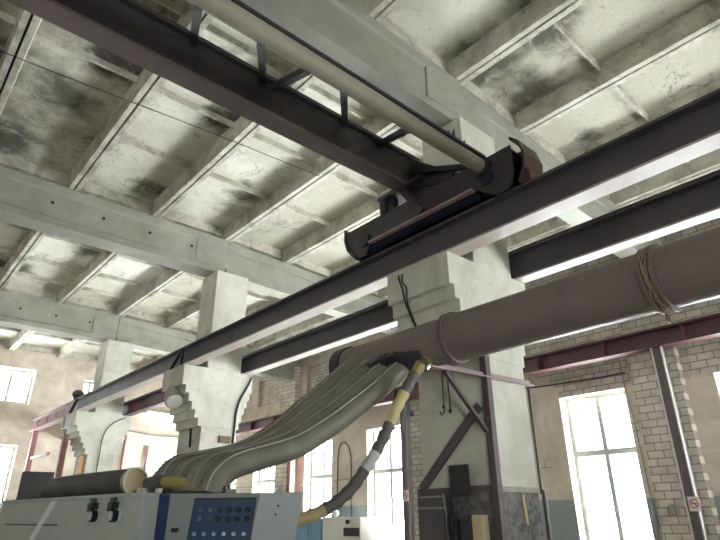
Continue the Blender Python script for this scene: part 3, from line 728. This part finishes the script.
# farthest column fittings
lf = thing('dark_lamp', (4.1,16.0,2.84), 'round dark lamp standing above crane beam at the farthest column', 'lamp')
MB().sphere((4.15,16.0,2.98), .15, 10, .8).build('lamp_shade', M['rail'], lf); MB().cyl((4.1,16.0,2.835), (4.1,16.0,2.9), .05, 10).build('lamp_base', M['rail'], lf)
gs = thing('beam_stay', (4.0,15.6,2.5), 'dark diagonal steel stay at beam joint above the farthest column', 'stay')
MB().bar((3.98,15.75,2.45), (3.98,15.35,2.74), .03, .07, (1,0,0)).build('stay_bar', M['rail'], gs)
tag(MB().tube(spline([(5.2,15.18,2.38),(4.9,15.18,2.2),(4.72,15.18,1.9),(4.70,15.18,1.2),(4.68,15.18,.3),(4.66,15.18,-1.5)], .08), .012, 6).build('column_cable', M['cable']), 'thin dark cable on the front face of farthest column', 'cable')
tag(MB().box(4.395, 4.417, 15.35, 15.65, .2, 1.42).build('orange_board', M['orange']), 'narrow orange board on left face of the farthest column', 'board')
tag(MB().box(4.0, 4.12, 16.1, 16.4, 2.1, 2.44).build('dark_bracket', M['ductdark'], bevel=.03), 'dark block bracket under pinkish beam beside the farthest column', 'bracket')
# red posts carrying the beam end
for (y, l) in ((19.75,'faded red steel post under the end of pinkish beam, leftmost'), (16.3,'faded red steel post right beside the farthest column')):
    t = thing('red_post', (4.12,y,FL), l, 'post', 'red posts by the end wall')
    MB().box(4.06, 4.2, y-.07, y+.07, FL, 2.08 if y < 17 else 2.44).build('post_shaft', M['redpost'], t)
    MB().box(4.0, 4.26, y-.13, y+.13, FL, FL+.03).build('base_plate', M['redpost'], t)
tag(MB().box(4.09, 4.17, 17.7, 19.5, 1.58, 1.66).build('red_rail', M['redpost']), 'short red rail between the two faded red posts', 'rail')

# ------------------------------------------------------------------ end wall fittings
ft = thing('strip_light', (8.7,21.1,3.49), 'white tubular strip light on the end wall above small window', 'light')
MB().box(7.95, 9.4, 21.08, 21.203, 3.55, 3.63).build('housing', M['tubewhite'], ft)
MB().cyl((7.98,21.05,3.52), (9.37,21.05,3.5), .05, 10).build('lamp_tube', M['litlamp'], ft)
for x, z0, z1, l in ((7.35,-1.5,3.3,'thin brown pipe down the end wall beside the farthest column'), (8.2,-1.5,2.4,'thin brown pipe down the end wall left of small window')):
    tag(MB().tube([(x,21.14,z0),(x,21.14,(z0+z1)/2),(x,21.14,z1)], .04, 8).build('wall_pipe', M['redpost']), l, 'pipe')
tag(MB().tube(spline([(7.2,21.15,2.9),(8.4,21.15,2.78),(9.8,21.15,2.8)], .2), .03, 8).build('wall_pipe', M['conduit']), 'thin pale pipe running level across the end wall', 'pipe')

# ------------------------------------------------------------------ right wall fittings
rg = thing('wall_girder', (10.25,8,2.68), 'long dark red steel girder along the window wall above the windows', 'girder')
g = MB().box(10.12, 10.38, -2, YE-.02, 2.68, 2.705).box(10.24, 10.26, -2, YE-.02, 2.705, 2.975).box(10.12, 10.38, -2, YE-.02, 2.975, 3.0)
g.build('girder_beam', M['darkred'], rg)
for k in range(16):
    y = -1+k*1.4; MB().box(10.13, 10.24, y-.012, y+.012, 2.705, 2.975).build('stiffener', M['darkred'], rg)
MB().box(10.22, 10.28, -2, YE-.02, 3.0, 3.04).build('rail', M['rail'], rg)
pl = ['steel post with pale edges and a no smoking sign, at right', 'steel post on window wall just left of near column', 'faded red steel post on window wall, farther left']
for i, y in enumerate((3.68, 9.93, 14.85)):
    t = thing('wall_post', (10.2,y,FL), pl[i], 'post', 'posts under the wall girder')
    mt = 'postgrey' if i < 2 else 'redpost'
    MB().box(10.18, 10.34, y-.07, y+.07, FL, 2.675).build('post_shaft', M[mt], t)
    MB().box(10.16, 10.2, y-.095, y-.07, FL, 2.675).box(10.16, 10.2, y+.07, y+.095, FL, 2.675).build('post_edge', M['edge' if i < 1 else mt], t)
    MB().box(10.34, XW-.2, y-.05, y+.05, 2.3, 2.4).build('wall_tie', M[mt], t)
def no_smoking(x, y, z, s, label):
    t = thing('no_smoking_sign', (x,y,z), label, 'sign')
    MB().box(x-.006, x, y-s/2, y+s/2, z, z+s*1.25).build('sign_plate', M['sign'], t)
    c = z+s*.66; r = s*.40; mb = MB()
    mb._ring(Vector((x-.010,y,c)), Vector((x-.006,y,c)), r, s*.08, 24); mb.build('red_ring', M['signred'], t)
    MB().bar((x-.008,y+r*.66,c+r*.66), (x-.008,y-r*.66,c-r*.66), s*.08, .004, (1,0,0)).build('red_slash', M['signred'], t)
    MB().box(x-.0075, x-.006, y-r*.6, y+r*.6, c-s*.03, c+s*.03).build('cigarette_mark', M['signblack'], t)
no_smoking(10.158, 3.63, .03, .17, 'small no smoking sign on the steel post at the right')
no_smoking(10.158, 9.93, .3, .2, 'small no smoking sign on post left of the near column')
tag(MB().box(10.42, 10.5, 4.0, 4.12, -.02, .14).build('wall_switch', M['conduit'], bevel=.012), 'small grey switch on brick pilaster left of the sign post', 'switch')
# cables on the wall
tag(MB().tube(spline([(10.66,13.1,-.6),(10.66,13.1,1.0),(10.66,13.05,1.75),(10.66,12.85,1.95),(10.66,12.6,1.75),(10.66,12.5,1.2),(10.66,12.5,-.6)], .1), .018, 6).build('wall_cable', M['angle']), 'arched dark cable on wall between the two lit windows left of near column', 'cable')
tag(MB().tube(spline([(10.66,6.9,2.6),(10.66,6.6,2.5),(10.66,5.2,2.45),(10.66,4.5,2.45)], .1), .014, 6).build('wall_cable', M['cable']), 'thin dark cable above the large window right of near column', 'cable')
tag(MB().tube(spline([(10.66,4.55,2.65),(10.66,4.56,2.4),(10.66,4.5,1.2),(10.66,4.48,-.6)], .1), .012, 6).build('wall_cable', M['conduit']), 'thin pale cable down the wall right of the large window', 'cable')
tag(MB().tube(spline([(10.5,19.5,.95),(10.5,15,.85),(10.5,12.0,.95)], .3), .014, 6).build('wall_cable', M['conduit']), 'thin pale cable stretched level across the far windows', 'cable')
# cabinets by the window
cbn = thing('blue_cabinet', (9.9,13.1,FL), 'light blue metal cabinet below the window, behind the machine', 'cabinet')
MB().box(9.75, 10.3, 12.62, 13.75, FL, -.06).build('body', M['cabblue'], cbn, bevel=.01)
MB().box(9.735, 9.75, 13.2, 13.72, -1.4, -.1).build('door', M['cabblue'], cbn); MB().box(9.735, 9.75, 12.65, 13.17, -1.4, -.1).build('door', M['cabblue'], cbn)
wc = thing('white_cabinet', (9.9,11.8,FL), 'off-white machine cabinet with dark slot, right of the blue cabinet', 'cabinet')
MB().box(9.75, 10.3, 11.1, 12.58, FL, -.03).build('body', M['cabwhite'], wc, bevel=.01)
MB().box(9.74, 9.75, 11.12, 11.72, -.46, -.27).build('dark_slot', M['black'], wc)
MB().cyl((9.75,11.55,-.14), (9.7,11.55,-.14), .05, 12).build('knob', M['knob'], wc)
tag(MB().sphere((9.95,12.3,.06), .1, 8, .9).build('white_jar', M['cabwhite']), 'small rounded white jar on top of the off-white cabinet', 'jar')

# overhead wire under the slabs
tag(MB().tube(spline([(-2.0,6.66,5.092),(.1,6.56,5.092),(1.22,6.47,5.092),(2.56,6.34,5.092),(4.6,6.2,5.092)], .3), .006, 6).build('ceiling_wire', M['cable']), 'thin black wire running across the underside of the ceiling ribs', 'wire')

# ------------------------------------------------------------------ outdoors
# overcast daylight above, bright sunlit snow below the horizon
w = bpy.data.worlds.new('snowy_daylight'); bpy.context.scene.world = w; w.use_nodes = True
nt = w.node_tree; bg = nt.nodes['Background']
x, y, z = sep(nt, N(nt, 'ShaderNodeTexCoord').outputs['Generated'])
k = ramp(nt, z, .04, -.06)
nt.links.new(mix(nt, k, (.90,.96,1,1), (.965,.985,1,1)), bg.inputs[0])
nt.links.new(math_(nt, 'ADD', math_(nt, 'MULTIPLY', k, 75.0), 14.0), bg.inputs[1])

# ------------------------------------------------------------------ camera
R = ((0.7513873,-0.6598332,-0.0061005),(0.2628740,0.3078030,-0.9144149),(0.6052391,0.6854760,0.4047323))
right, down, fwd = Vector(R[0]), Vector(R[1]), Vector(R[2])
cam = bpy.data.objects.new('camera', bpy.data.cameras.new('camera')); C.objects.link(cam)
mw = Matrix((right, -down, -fwd)).transposed().to_4x4(); mw.translation = (0,0,E)
cam.matrix_world = mw
cam.data.sensor_width = 36; cam.data.lens = 36*554.94/720; cam.data.clip_start = .05
sc = bpy.context.scene; sc.camera = cam
sc.view_settings.view_transform = 'Standard'; sc.view_settings.look = 'None'; sc.view_settings.gamma = 1; sc.view_settings.use_curve_mapping = False
sc.view_settings.exposure = -0.1
sc.cycles.max_bounces = 10; sc.cycles.diffuse_bounces = 6; sc.cycles.transparent_max_bounces = 12
sc.cycles.use_denoising = True
sc.cycles.sample_clamp_indirect = 20
